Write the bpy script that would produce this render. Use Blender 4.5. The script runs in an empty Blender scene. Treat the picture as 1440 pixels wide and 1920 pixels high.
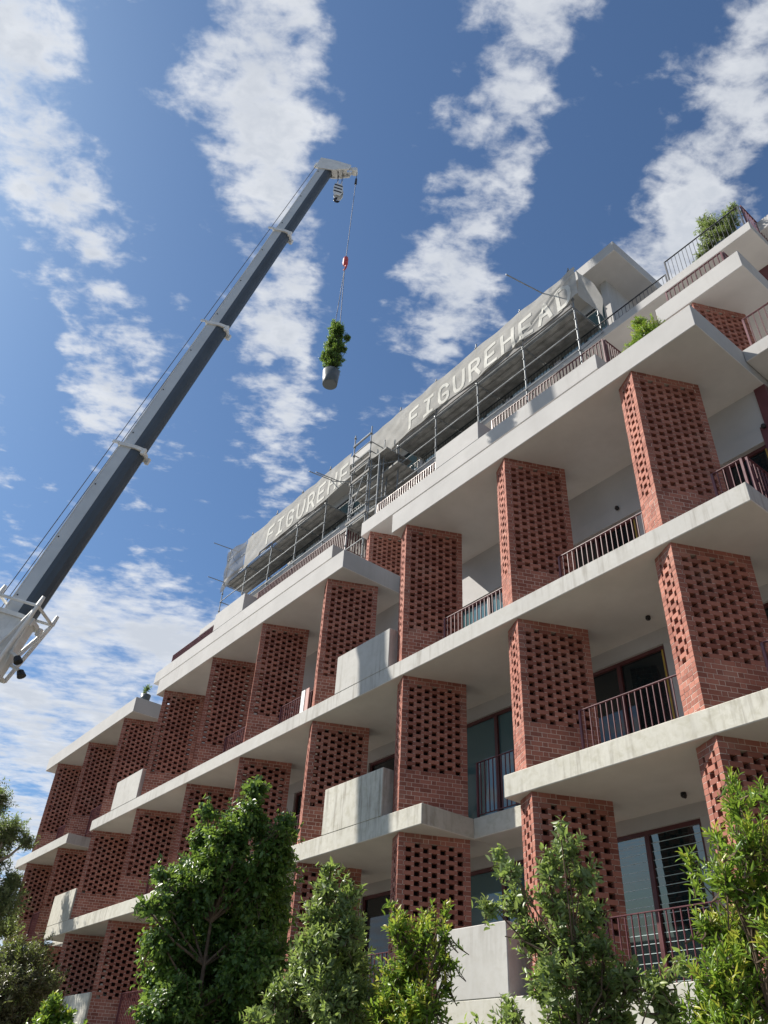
import bpy, math, random
import numpy as np
from mathutils import Vector, Matrix

random.seed(7)
rng = np.random.default_rng(7)
SC = bpy.context.scene
COL = SC.collection

# ------------------------------------------------------------------ camera
# camera stands at the origin, 1.6 m above the footpath; X runs along the facade, Y into the building
R = np.array([[0.62444145, 0.77957734, 0.04829121],
              [-0.45066322, 0.41009894, -0.79291962],
              [-0.63794634, 0.47336881, 0.60740962]])
F_PX = 1489.47
cam_d = bpy.data.cameras.new('camera')
cam = bpy.data.objects.new('camera', cam_d)
COL.objects.link(cam)
m = Matrix.Identity(4)
for i in range(3):
    m[i][0] = R[0][i]; m[i][1] = -R[1][i]; m[i][2] = -R[2][i]
cam.matrix_world = m
cam_d.sensor_fit = 'HORIZONTAL'
cam_d.sensor_width = 36.0
cam_d.lens = F_PX / 1440 * 36.0
cam_d.clip_start = 0.05
cam_d.clip_end = 2000
SC.camera = cam


def ray(x, y):
    v = np.array([(x - 720) / F_PX, (y - 960) / F_PX, 1.0])
    r = R.T @ v
    return r / np.linalg.norm(r)


def at(x, y, d):
    return ray(x, y) * d


# ------------------------------------------------------------------ light
SUN = Vector((-0.59, -0.41, 0.69)).normalized()
SUN_ELEV = math.asin(SUN.z)
SUN_AZ = math.atan2(SUN.x, SUN.y)
sun_d = bpy.data.lights.new('sun', 'SUN')
sun_d.energy = 5.0
sun_d.angle = math.radians(0.53)
sun_d.color = (1.0, 0.94, 0.85)
sun = bpy.data.objects.new('sun', sun_d)
COL.objects.link(sun)
sun.rotation_euler = SUN.to_track_quat('Z', 'Y').to_euler()

W = bpy.data.worlds.new('World')
SC.world = W
W.use_nodes = True
SC.view_settings.view_transform = 'Standard'
SC.view_settings.look = 'None'
SC.view_settings.gamma = 1.0
SC.view_settings.use_curve_mapping = False
SC.view_settings.exposure = 0.84


class NT:
    """tiny node-tree helper"""
    def __init__(s, tree):
        s.t = tree
        s.t.nodes.clear()

    def n(s, kind, **kw):
        nd = s.t.nodes.new('ShaderNode' + kind)
        ins = kw.pop('ins', {})
        for k, v in kw.items():
            setattr(nd, k, v)
        for k, v in ins.items():
            s.put(nd.inputs[k], v)
        return nd

    def put(s, sock, v):
        if isinstance(v, bpy.types.NodeSocket):
            s.t.links.new(v, sock)
        elif isinstance(v, bpy.types.Node):
            s.t.links.new(v.outputs[0], sock)
        else:
            sock.default_value = v

    def math(s, op, a, b=0.0, c=0.0, clamp=False):
        nd = s.t.nodes.new('ShaderNodeMath')
        nd.operation = op
        nd.use_clamp = clamp
        for i, v in enumerate((a, b, c)):
            s.put(nd.inputs[i], v)
        return nd.outputs[0]

    def mapr(s, v, a, b, c=0.0, d=1.0, smooth=True):
        nd = s.t.nodes.new('ShaderNodeMapRange')
        nd.interpolation_type = 'SMOOTHSTEP' if smooth else 'LINEAR'
        for i, x in enumerate((v, a, b, c, d)):
            s.put(nd.inputs[i], x)
        return nd.outputs[0]

    def noise(s, vec, scale, detail=6, rough=0.55, dist=0.0):
        nd = s.n('TexNoise')
        s.put(nd.inputs['Vector'], vec)
        nd.inputs['Scale'].default_value = scale
        nd.inputs['Detail'].default_value = detail
        nd.inputs['Roughness'].default_value = rough
        nd.inputs['Distortion'].default_value = dist
        return nd.outputs[0]

    def mix(s, fac, a, b, blend='MIX'):
        nd = s.t.nodes.new('ShaderNodeMix')
        nd.data_type = 'RGBA'
        nd.blend_type = blend
        s.put(nd.inputs[0], fac)
        s.put(nd.inputs[6], a)
        s.put(nd.inputs[7], b)
        return nd.outputs[2]

    def xyz(s, x, y, z):
        nd = s.t.nodes.new('ShaderNodeCombineXYZ')
        for i, v in enumerate((x, y, z)):
            s.put(nd.inputs[i], v)
        return nd.outputs[0]


def make_sky():
    t = NT(W.node_tree)
    sky = t.n('TexSky', sky_type='NISHITA', sun_disc=False, sun_elevation=SUN_ELEV, sun_rotation=SUN_AZ,
              altitude=50.0, air_density=1.0, dust_density=1.1, ozone_density=2.2)
    geo = t.n('TexCoord')
    sep = t.n('SeparateXYZ', ins={0: geo.outputs['Generated']})
    z = t.math('MAXIMUM', sep.outputs[2], 0.06)
    px = t.math('DIVIDE', sep.outputs[0], z)
    py = t.math('DIVIDE', sep.outputs[1], z)
    # a flat cloud deck seen from below; cloud streets run along (0.84,-0.545)
    nn = t.math('ADD', t.math('MULTIPLY', px, 0.545), t.math('MULTIPLY', py, 0.84))
    tt = t.math('SUBTRACT', t.math('MULTIPLY', px, 0.84), t.math('MULTIPLY', py, 0.545))
    pv = t.xyz(nn, tt, 3.7)
    warp = t.math('SUBTRACT', t.noise(pv, 2.6, 3, 0.5), 0.5)
    ph = t.math('MULTIPLY', t.math('SUBTRACT', nn, 0.145), 2 * math.pi / 0.287)
    ph = t.math('ADD', ph, t.math('MULTIPLY', warp, 3.2))
    street = t.math('COSINE', ph)
    # overhead the streets are full; toward the horizon a clear gap, then a broken bank
    fade = t.mapr(tt, -1.5, -0.75)
    bank = t.mapr(tt, -1.35, -2.0)
    fine = t.noise(t.xyz(t.math('MULTIPLY', nn, 0.8), t.math('MULTIPLY', tt, 1.35), 1.3), 12.0, 8, 0.58, 0.15)
    mid = t.noise(pv, 5.0, 5, 0.55, 0.2)
    puff = t.noise(t.xyz(nn, t.math('MULTIPLY', tt, 1.2), 8.1), 27.0, 5, 0.55, 0.25)
    lump = t.noise(pv, 2.3, 6, 0.6, 0.3)
    d = t.math('MULTIPLY', street, t.math('ADD', t.math('MULTIPLY', fade, 0.25), 0.07))
    famp = t.math('SUBTRACT', 1.5, t.math('MULTIPLY', bank, 0.85))
    d = t.math('ADD', d, t.math('MULTIPLY', t.math('SUBTRACT', fine, 0.5), famp))
    d = t.math('ADD', d, t.math('MULTIPLY', t.math('SUBTRACT', puff, 0.5), t.math('MULTIPLY', famp, 0.62)))
    d = t.math('ADD', d, t.math('MULTIPLY', t.math('SUBTRACT', mid, 0.5), 1.0))
    d = t.math('ADD', d, t.math('MULTIPLY', t.math('MULTIPLY', t.math('SUBTRACT', lump, 0.5), bank), 1.2))
    d = t.math('ADD', d, t.math('MULTIPLY', bank, 0.30))
    d = t.math('SUBTRACT', d, t.math('MULTIPLY', t.math('SUBTRACT', 1.0, t.math('MAXIMUM', fade, bank)), 0.22))
    dens = t.math('ADD', t.math('MULTIPLY', t.mapr(d, -0.09, 0.50), 0.96), 0.02)
    dens = t.math('MULTIPLY', dens, 0.92)
    # thin cloud is whiter, the thick cores a little greyer
    core = t.mapr(t.math('SUBTRACT', d, t.math('MULTIPLY', t.math('SUBTRACT', fine, 0.5), 0.8)), 0.1, 0.6)
    ccol = t.mix(core, (8.8, 8.95, 9.15, 1), (6.3, 6.65, 7.2, 1))
    skyc = t.mix(1.0, sky.outputs[0], (0.66, 0.93, 1.15, 1), 'MULTIPLY')
    col = t.mix(dens, skyc, ccol)
    bg = t.n('Background', ins={0: col, 1: 0.058})
    out = t.n('OutputWorld')
    t.t.links.new(bg.outputs[0], out.inputs[0])


make_sky()

# ------------------------------------------------------------------ materials
MATS = {}


def material(name):
    mt = bpy.data.materials.new(name)
    mt.use_nodes = True
    MATS[name] = mt
    return NT(mt.node_tree)


def finish(t, shader, disp=None):
    out = t.n('OutputMaterial')
    t.t.links.new(shader, out.inputs[0])


def bump(t, h, strength=0.3, dist=0.01):
    b = t.n('Bump')
    b.inputs['Strength'].default_value = strength
    b.inputs['Distance'].default_value = dist
    t.put(b.inputs['Height'], h)
    return b.outputs[0]


def plain(name, col, rough=0.6, metal=0.0, var=0.12, scale=6.0, spec=0.4):
    t = material(name)
    co = t.n('TexCoord').outputs['Object']
    nz = t.noise(co, scale, 5, 0.6)
    f = t.mapr(nz, 0.3, 0.7)
    a = tuple(c * (1 - var) for c in col) + (1,)
    b = tuple(min(1, c * (1 + var)) for c in col) + (1,)
    p = t.n('BsdfPrincipled', ins={'Base Color': t.mix(f, a, b), 'Metallic': metal,
                                   'Roughness': t.mapr(nz, 0.2, 0.8, max(0.02, rough - 0.08), min(1, rough + 0.08)),
                                   'Specular IOR Level': spec})
    finish(t, p.outputs[0])


def concrete(name, col, stain, warm, streak):
    t = material(name)
    g = t.n('NewGeometry')
    pos = g.outputs['Position']
    sep = t.n('SeparateXYZ', ins={0: pos})
    big = t.noise(pos, 0.9, 4, 0.6)
    mott = t.noise(pos, 5.5, 8, 0.65, 0.6)
    fine = t.noise(pos, 42.0, 4, 0.6)
    sv = t.xyz(t.math('MULTIPLY', sep.outputs[0], 9.0), t.math('MULTIPLY', sep.outputs[1], 9.0), t.math('MULTIPLY', sep.outputs[2], 0.7))
    st = t.noise(sv, 1.0, 6, 0.6)
    patch = t.noise(pos, 0.55, 3, 0.5)
    stm = t.math('MULTIPLY', t.mapr(st, 0.46, 0.68), t.mapr(patch, 0.42, 0.60))
    c = t.mix(t.mapr(big, 0.3, 0.7), tuple(x * 0.93 for x in col) + (1,), tuple(min(1, x * 1.05) for x in col) + (1,))
    c = t.mix(t.math('MULTIPLY', t.mapr(mott, 0.40, 0.72), stain), c, tuple(x * y for x, y in zip(col, warm)) + (1,))
    c = t.mix(t.math('MULTIPLY', stm, streak), c, (0.17, 0.15, 0.12, 1))
    c = t.mix(t.math('MULTIPLY', t.mapr(fine, 0.62, 0.75), 0.12), c, (0.2, 0.2, 0.19, 1))
    p = t.n('BsdfPrincipled', ins={'Base Color': c, 'Roughness': 0.85, 'Specular IOR Level': 0.25})
    t.put(p.inputs['Normal'], bump(t, t.math('ADD', mott, t.math('MULTIPLY', fine, 0.5)), 0.12, 0.006))
    finish(t, p.outputs[0])


def brick_mat(name, dark, light):
    t = material(name)
    g = t.n('NewGeometry')
    oi = t.n('ObjectInfo')
    pos = g.outputs['Position']
    rnd = t.math('FRACT', t.math('ADD', g.outputs['Random Per Island'], t.math('MULTIPLY', oi.outputs['Random'], 7.31)))
    nz = t.noise(pos, 24.0, 5, 0.65)
    fine = t.noise(pos, 120.0, 3, 0.6)
    c = t.mix(rnd, dark + (1,), light + (1,))
    c = t.mix(t.math('MULTIPLY', t.mapr(nz, 0.35, 0.75), 0.30), c, (0.25, 0.095, 0.072, 1))
    big = t.noise(pos, 1.3, 4, 0.6)
    c = t.mix(t.math('MULTIPLY', t.mapr(big, 0.52, 0.78), 0.25), c, (0.46, 0.32, 0.26, 1))
    p = t.n('BsdfPrincipled', ins={'Base Color': c, 'Roughness': 0.82, 'Specular IOR Level': 0.25})
    t.put(p.inputs['Normal'], bump(t, t.math('ADD', nz, fine), 0.35, 0.003))
    finish(t, p.outputs[0])


def leaf_mat(name, c0, c1, tip, trans=0.35):
    t = material(name)
    g = t.n('NewGeometry')
    at_ = t.n('Attribute', attribute_name='tipness')
    rnd = g.outputs['Random Per Island']
    c = t.mix(rnd, c0 + (1,), c1 + (1,))
    c = t.mix(at_.outputs['Fac'], c, tip + (1,))
    p = t.n('BsdfPrincipled', ins={'Base Color': c, 'Roughness': 0.38, 'Specular IOR Level': 0.5})
    tr = t.n('BsdfTranslucent', ins={0: t.mix(0.5, c, (0.30, 0.42, 0.05, 1))})
    mx = t.n('MixShader', ins={0: trans, 1: p.outputs[0], 2: tr.outputs[0]})
    finish(t, mx.outputs[0])


def glass_mat(name, col, ior=1.5, rough=0.03, wob=0.02):
    t = material(name)
    pos = t.n('NewGeometry').outputs['Position']
    p = t.n('BsdfPrincipled', ins={'Base Color': col + (1,), 'Roughness': rough, 'IOR': ior, 'Specular IOR Level': 0.5})
    t.put(p.inputs['Normal'], bump(t, t.noise(pos, 1.1, 2, 0.5), wob, 0.05))
    finish(t, p.outputs[0])


def cloth_mat(name, col, transp):
    t = material(name)
    pos = t.n('NewGeometry').outputs['Position']
    nz = t.noise(pos, 2.2, 5, 0.6)
    c = t.mix(t.mapr(nz, 0.3, 0.7), tuple(x * 0.86 for x in col) + (1,), col + (1,))
    d = t.n('BsdfDiffuse', ins={0: c})
    tr = t.n('BsdfTranslucent', ins={0: c})
    mx = t.n('MixShader', ins={0: 0.30, 1: d.outputs[0], 2: tr.outputs[0]})
    if transp > 0:
        tp = t.n('BsdfTransparent')
        mx = t.n('MixShader', ins={0: transp, 1: mx.outputs[0], 2: tp.outputs[0]})
    finish(t, mx.outputs[0])


concrete('conc_paint', (0.405, 0.398, 0.388), 0.10, (0.86, 0.84, 0.80), 0.12)
concrete('conc_raw', (0.50, 0.487, 0.43), 0.55, (0.66, 0.64, 0.55), 0.65)
concrete('conc_mid', (0.44, 0.432, 0.408), 0.32, (0.76, 0.74, 0.68), 0.45)
concrete('soffit_bounce', (0.62, 0.60, 0.575), 0.08, (0.9, 0.88, 0.85), 0.0)  # slab undersides: bounce light put into the colour, lighter than the fascias
concrete('render_wall', (0.44, 0.435, 0.43), 0.12, (0.85, 0.85, 0.83), 0.0)
brick_mat('brick', (0.215, 0.078, 0.056), (0.385, 0.160, 0.116))
plain('mortar', (0.56, 0.46, 0.40), 0.9, 0, 0.12, 14.0, 0.2)
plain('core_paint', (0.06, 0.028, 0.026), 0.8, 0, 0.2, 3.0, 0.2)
plain('maroon_steel', (0.115, 0.038, 0.045), 0.42, 0, 0.12, 4.0)
plain('maroon_frame', (0.095, 0.030, 0.030), 0.45, 0, 0.12, 4.0)
plain('dark_steel', (0.035, 0.038, 0.045), 0.5, 0, 0.15, 4.0)
plain('galv', (0.22, 0.235, 0.245), 0.5, 0.4, 0.22, 5.0)
plain('galv_old', (0.24, 0.24, 0.23), 0.85, 0.0, 0.28, 3.0)
plain('ply', (0.15, 0.145, 0.14), 0.8, 0, 0.25, 2.0)
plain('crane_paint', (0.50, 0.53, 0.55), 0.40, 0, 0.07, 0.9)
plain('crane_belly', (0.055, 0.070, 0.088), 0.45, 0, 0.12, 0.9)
plain('crane_white', (0.66, 0.66, 0.64), 0.45, 0, 0.10, 3.0)
plain('hook_red', (0.45, 0.045, 0.04), 0.4, 0, 0.15, 6.0)
plain('black', (0.018, 0.018, 0.02), 0.5, 0, 0.1, 5.0)
plain('rubber', (0.02, 0.02, 0.02), 0.85, 0, 0.1, 5.0)
plain('rope', (0.05, 0.05, 0.055), 0.6, 0.3, 0.1, 5.0)
plain('pot_grey', (0.075, 0.09, 0.095), 0.38, 0, 0.15, 3.0)
plain('soil', (0.05, 0.035, 0.025), 0.95, 0, 0.3, 9.0)
plain('bark', (0.12, 0.085, 0.060), 0.9, 0, 0.3, 14.0, 0.2)
plain('bark_pale', (0.28, 0.24, 0.19), 0.9, 0, 0.25, 10.0, 0.2)
plain('amber', (0.42, 0.28, 0.05), 0.6, 0, 0.12, 4.0)
plain('garden', (0.085, 0.085, 0.055), 0.95, 0, 0.4, 2.0, 0.2)
plain('asphalt', (0.135, 0.128, 0.118), 0.9, 0, 0.25, 1.5, 0.2)
plain('glass_edge', (0.45, 0.55, 0.55), 0.2, 0, 0.1, 3.0, 0.6)
plain('pink_board', (0.45, 0.27, 0.24), 0.7, 0, 0.1, 3.0)
plain('white_paint', (0.7, 0.7, 0.69), 0.5, 0, 0.06, 4.0)
glass_mat('glass', (0.012, 0.018, 0.020), 1.55)
glass_mat('glass_teal', (0.060, 0.125, 0.140), 1.7)
glass_mat('glass_louvre', (0.010, 0.022, 0.024), 2.1, 0.02, 0.01)
cloth_mat('mesh_cloth', (0.50, 0.49, 0.465), 0.05)
cloth_mat('mesh_cloth_thin', (0.22, 0.225, 0.23), 0.22)
cloth_mat('letter_white', (0.78, 0.77, 0.72), 0.0)
leaf_mat('leaf_dark', (0.050, 0.115, 0.030), (0.105, 0.195, 0.052), (0.19, 0.30, 0.07), 0.46)
leaf_mat('leaf_olive', (0.135, 0.195, 0.070), (0.235, 0.300, 0.125), (0.34, 0.40, 0.13), 0.45)
leaf_mat('leaf_bright', (0.105, 0.200, 0.024), (0.200, 0.315, 0.045), (0.46, 0.42, 0.06), 0.48)
leaf_mat('leaf_grey', (0.13, 0.175, 0.085), (0.220, 0.265, 0.135), (0.28, 0.33, 0.16), 0.42)
leaf_mat('leaf_brown', (0.120, 0.105, 0.065), (0.185, 0.165, 0.095), (0.17, 0.22, 0.07), 0.35)


# ------------------------------------------------------------------ mesh helpers
class MB:
    def __init__(s):
        s.v = []; s.f = []; s.mi = []

    def add(s, vs, fs, mi=0):
        o = len(s.v)
        s.v += [tuple(v) for v in vs]
        s.f += [tuple(i + o for i in f) for f in fs]
        s.mi += [mi] * len(fs)
        return s

    def box(s, x0, x1, y0, y1, z0, z1, mi=0):
        vs = [(x0, y0, z0), (x1, y0, z0), (x1, y1, z0), (x0, y1, z0), (x0, y0, z1), (x1, y0, z1), (x1, y1, z1), (x0, y1, z1)]
        return s.add(vs, [(0, 3, 2, 1), (4, 5, 6, 7), (0, 1, 5, 4), (1, 2, 6, 5), (2, 3, 7, 6), (3, 0, 4, 7)], mi)

    def frame_box(s, o, a, b, c, mi=0):
        """box from corner o along the vectors a, b, c"""
        o, a, b, c = map(Vector, (o, a, b, c))
        vs = [o, o + a, o + a + b, o + b, o + c, o + a + c, o + a + b + c, o + b + c]
        return s.add(vs, [(0, 3, 2, 1), (4, 5, 6, 7), (0, 1, 5, 4), (1, 2, 6, 5), (2, 3, 7, 6), (3, 0, 4, 7)], mi)

    def tube(s, p, q, r0, r1=None, n=8, mi=0, cap=True):
        p, q = Vector(p), Vector(q)
        r1 = r0 if r1 is None else r1
        w = (q - p)
        if w.length < 1e-6:
            return s
        w.normalize()
        a = w.orthogonal().normalized(); b = w.cross(a)
        vs = []
        for c, r in ((p, r0), (q, r1)):
            for i in range(n):
                t = 2 * math.pi * i / n
                vs.append(c + a * (r * math.cos(t)) + b * (r * math.sin(t)))
        fs = [(i, (i + 1) % n, n + (i + 1) % n, n + i) for i in range(n)]
        if cap:
            fs += [tuple(range(n - 1, -1, -1)), tuple(range(n, 2 * n))]
        return s.add(vs, fs, mi)

    def path(s, pts, r, n=6, mi=0):
        for i in range(len(pts) - 1):
            s.tube(pts[i], pts[i + 1], r[i] if isinstance(r, (list, tuple)) else r,
                   r[i + 1] if isinstance(r, (list, tuple)) else r, n, mi)
        return s

    def lathe(s, prof, c=(0, 0, 0), n=24, mi=0):
        vs = []; fs = []
        for (r, z) in prof:
            for i in range(n):
                t = 2 * math.pi * i / n
                vs.append((c[0] + r * math.cos(t), c[1] + r * math.sin(t), c[2] + z))
        for k in range(len(prof) - 1):
            for i in range(n):
                fs.append((k * n + i, k * n + (i + 1) % n, (k + 1) * n + (i + 1) % n, (k + 1) * n + i))
        fs.append(tuple(range(n - 1, -1, -1)))
        fs.append(tuple(range((len(prof) - 1) * n, len(prof) * n)))
        return s.add(vs, fs, mi)

    def loft(s, rings, mi=0, cap=True):
        n = len(rings[0]); vs = [v for r in rings for v in r]; fs = []
        for k in range(len(rings) - 1):
            for i in range(n):
                fs.append((k * n + i, k * n + (i + 1) % n, (k + 1) * n + (i + 1) % n, (k + 1) * n + i))
        if cap:
            fs += [tuple(range(n - 1, -1, -1)), tuple(range((len(rings) - 1) * n, len(rings) * n))]
        return s.add(vs, fs, mi)

    def mesh(s, name, mats):
        me = bpy.data.meshes.new(name)
        me.from_pydata(s.v, [], s.f)
        for k in (mats if isinstance(mats, (list, tuple)) else [mats]):
            me.materials.append(MATS[k])
        if isinstance(mats, (list, tuple)) and len(mats) > 1:
            me.polygons.foreach_set('material_index', s.mi)
        me.update()
        return me

    def build(s, name, mats, parent=None, smooth=False, kind=None):
        me = s.mesh(name, mats)
        if smooth:
            me.polygons.foreach_set('use_smooth', [True] * len(me.polygons))
        return link(name, me, parent, kind)


def link(name, me, parent=None, kind=None, loc=None):
    o = bpy.data.objects.new(name, me)
    COL.objects.link(o)
    if parent is not None:
        o.parent = parent
        # parents are unrotated empties or unmoved meshes: keep world coordinates
        o.matrix_parent_inverse = Matrix.Translation(-WORLD_LOC.get(parent.name, Vector((0, 0, 0))))
    if kind:
        o['kind'] = kind
    if loc is not None:
        o.location = loc
    return o


WORLD_LOC = {}


def thing(name, label, cat, loc=(0, 0, 0), group=None):
    o = bpy.data.objects.new(name, None)
    o.empty_display_size = 0.3
    COL.objects.link(o)
    o.location = loc
    WORLD_LOC[o.name] = Vector(loc)
    o['label'] = label; o['category'] = cat
    if group:
        o['group'] = group
    return o


def bevel(o, w=0.012, seg=1):
    md = o.modifiers.new('bevel', 'BEVEL'); md.width = w; md.segments = seg; md.limit_method = 'ANGLE'


# ------------------------------------------------------------------ ground
GZ = -1.6
g = MB().box(-600, 600, -600, 600, GZ - 0.5, GZ).build('ground', 'asphalt')
g['kind'] = 'structure'
fp = MB().box(-80, 40, 4.0, 9.9, GZ, GZ + 0.12).build('garden_bed', 'garden')
fp['kind'] = 'structure'

# ------------------------------------------------------------------ the building
BLD = thing('apartment_building', 'stepped apartment building of concrete slabs and perforated red brick piers', 'building', (-20, 12, GZ))
YF = 10.0                       # facade plane
S2T = 1.55
S3B, S3T = 4.45, 4.84
S4B, S4T = 7.76, 8.13
R5B, R5T = 11.93, 12.52
Y6, L6B, L6T = 13.10, 16.44, 17.03
Y7, L7B, L7T = 15.00, 19.93, 20.27
RFB, RFT = 23.50, 24.00
YW = 12.30                      # balcony back wall
YB = 26.0


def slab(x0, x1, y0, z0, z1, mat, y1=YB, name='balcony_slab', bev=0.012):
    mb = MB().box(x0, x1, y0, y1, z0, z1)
    mb.mi[0] = 1                      # underside in the lightened colour that stands in for bounce light
    o = mb.build(name, [mat, 'soffit_bounce'], BLD)
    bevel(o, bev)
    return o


# level 3 (first slab above the shrubs)
slab(-31.93, -11.70, YF, S3B, S3T, 'conc_raw', YW + .1)
slab(-9.55, 3.5, YF, S3B, S3T, 'conc_raw', YW + .1)
slab(-11.697, -9.553, 11.35, S3B, S3T, 'conc_raw', YW + .1)
slab(-38.3, -31.933, 11.35, S3B, S3T, 'conc_raw', YW + .1)
# level 4
slab(-30.10, -4.14, YF, S4B, S4T, 'conc_mid', YW + .1)
slab(-38.34, -32.40, YF, S4B, S4T, 'conc_mid', YW + .1)
slab(-32.397, -30.103, 11.35, S4B, S4T, 'conc_mid', YW + .1)
slab(-4.137, 3.5, 11.75, S4B, S4T, 'conc_mid', YW + .1)
# level 5
slab(-13.10, -4.20, YF, R5B, R5T, 'conc_paint', 16)
slab(-26.75, -15.21, YF, R5B, R5T, 'conc_paint', 16)
slab(-38.22, -28.75, YF, R5B, R5T, 'conc_paint', 16)
slab(-15.207, -13.103, 12.0, R5B, R5T, 'conc_paint', 16)
slab(-28.747, -26.753, 11.6, R5B, R5T, 'conc_paint', 16)
slab(-4.197, 3.5, 11.75, R5T - 0.33, R5T, 'conc_paint', 16)
# level 6, set back
slab(-18.95, -8.36, Y6, L6B, L6T, 'conc_paint', 18)
slab(-35.75, -20.72, Y6, L6B, L6T, 'conc_paint', 18)
slab(-6.40, -4.05, Y6, L6B, L6T, 'conc_paint', 18)
slab(-20.717, -18.953, 15.0, L6B, L6T, 'conc_paint', 18)
slab(-8.357, -6.403, 15.4, L6B, L6T, 'conc_paint', 18)
slab(-4.047, 3.5, 14.6, L6B, L6T, 'conc_paint', 18)
for a, b, zt in ((-14.97, -12.95, 17.80), (-30.0, -27.40, 17.92)):
    o = MB().box(a, b, Y6 - 0.003, Y6 + 0.75, L6T, zt).build('planter_wall', 'conc_paint', BLD); bevel(o)
# level 7 and roofs
slab(-36.0, -4.11, Y7, L7B, L7T, 'conc_paint')
slab(-30.5, -8.20, Y7, RFB, RFT, 'conc_paint', YB, 'roof_slab')
slab(-4.25, 3.5, 16.0, 20.87, 21.32, 'conc_paint', YB, 'roof_slab')
# ground floor base
o = MB().box(-38.3, 3.5, YF, YW + .1, GZ, S2T).build('base_wall', 'conc_raw', BLD); bevel(o)
o = MB().box(-11.25, -9.62, YF - 0.003, YF + 0.55, S2T, 2.58).build('balcony_parapet', 'conc_mid', BLD); bevel(o)
for x0, x1, z, mt in ((-15.04, -12.96, S4T, 'conc_mid'), (-15.05, -12.955, S3T, 'conc_raw'), (-31.97 + .04, -29.9, S3T, 'conc_raw'),
                      (-28.46, -26.35, S4T, 'conc_mid'), (-28.44, -26.34, S2T, 'conc_raw'), (-22.0, -19.9, S2T, 'conc_raw')):
    o = MB().box(x0, x1, YF - 0.003, YF + 0.5, z, z + 1.0).build('balcony_parapet', mt, BLD); bevel(o)

# walls behind the balconies, with window openings
PX = {
    'S2': [-2.10, -5.53, -8.96, -12.42, -15.93, -19.40, -22.8, -26.35, -29.9, -33.3, -36.8],
    'S3': [-2.12, -5.61, -9.04, -12.46, -15.96, -19.49, -22.63, -26.17, -29.85, -33.30, -36.85],
    'S4': [-5.68, -9.14, -12.54, -15.97, -19.41, -22.54, -26.11, -29.61, -33.15, -36.71],
}
LV = {'S2': (S2T, S3B, 4.21), 'S3': (S3T, S4B, 7.45), 'S4': (S4T, R5B, 10.61)}


def window(x0, x1, z0, z1, y, louvre=False, gl='glass', mull=1, fr='maroon_frame', amber=False):
    fw = 0.07
    fo = MB()
    fo.box(x0, x1, y, y + 0.09, z1 - fw, z1)
    fo.box(x0, x1, y, y + 0.09, z0, z0 + fw)
    xs = [x0 + (x1 - x0) * i / (mull + 1) for i in range(mull + 2)]
    fo.box(x0, x0 + fw, y, y + 0.09, z0 + fw, z1 - fw)
    fo.box(x1 - fw, x1, y, y + 0.09, z0 + fw, z1 - fw)
    for xm in xs[1:-1]:
        fo.box(xm - 0.045, xm + 0.045, y - 0.004, y + 0.088, z0 + fw, z1 - fw)
    w = fo.build('window', fr, BLD)
    for i in range(mull + 1):
        a = xs[i] + (fw if i == 0 else 0.045); b = xs[i + 1] - (fw if i == mull else 0.045)
        if louvre:
            n = 18; h = (z1 - z0 - 2 * fw) / n
            for k in range(n):
                zz = z0 + fw + k * h
                lb = MB().frame_box((a, y + 0.052, zz + 0.002), (b - a, 0, 0), (0, 0.006, 0), (0, -0.014, h + 0.010))
                lb.box(a, b, y + 0.034, y + 0.046, zz + h - .004, zz + h + .006, 1)
                lb.build('louvre_blade', ['glass_louvre', 'glass_edge'], w)
            MB().box(a, b, y + 0.075, y + 0.085, z0 + fw, z1 - fw).build('backing', 'black', w)
        else:
            MB().box(a, b, y + 0.05, y + 0.06, z0 + fw, z1 - fw).build('pane', gl, w)
    if amber:
        MB().box(x1 - fw - 0.05, x1 - fw - 0.004, y + 0.02, y + 0.048, z0 + fw, z1 - fw).build('timber_jamb', 'amber', w)
    return w


def lamp_dot(x, y, z):
    mb = MB().lathe([(0.045, 0.0), (0.05, -0.05), (0.035, -0.075)], (x, y, z), 10)
    mb.tube((x, y, z - .05), (x + .05, y - .05, z - .09), 0.03, 0.028, 8)
    mb.build('soffit_spotlight', 'black', BLD)


for lv in ('S2', 'S3', 'S4'):
    z0, z1, hd = LV[lv]
    xs = PX[lv]
    edge_r = -4.42 if lv == 'S4' else 3.4
    MB().box(-38.0, edge_r, YW, YW + 0.25, hd, z1).build('wall', 'render_wall', BLD)
    if lv == 'S4':
        o = MB().box(-11.05, edge_r - .002, YW - 0.05, YW - 0.002, hd + 0.002, hd + 0.35).build('lintel', 'render_wall', BLD); bevel(o, .006)
    prev = edge_r
    for i, xp in enumerate(xs):
        wa, wb = xp - 0.62, xp + 1.60
        if wb > edge_r - 0.05:
            wb = edge_r - 0.06
        if wb - wa < 0.8:
            continue
        if prev - wb > 0.03:
            MB().box(wb, prev, YW + 0.002, YW + 0.25, z0, hd - .002).build('wall', 'render_wall', BLD)
        lou = (lv == 'S2' and -9.5 < xp < -8.5)
        window(wa, wb, z0 + 0.04, hd, YW + 0.06, lou, 'glass_teal' if -13.5 < xp < -12 else 'glass', 1, amber=(lv != 'S2' and xp > -10))
        prev = wa
        if xp > -13 and lv != 'S4':
            lamp_dot(xp + 1.72, YW - 0.55, z1)
        if lv == 'S4' and xp > -10:
            z = hd + 0.33
            MB().lathe([(0.04, 0.0), (0.05, -0.05), (0.03, -0.08)], (xp + 1.25, YW - 0.10, z), 10).build('wall_spotlight', 'black', BLD)
    MB().box(-38.0, prev, YW + 0.002, YW + 0.25, z0, hd - .002).build('wall', 'render_wall', BLD)

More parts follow.
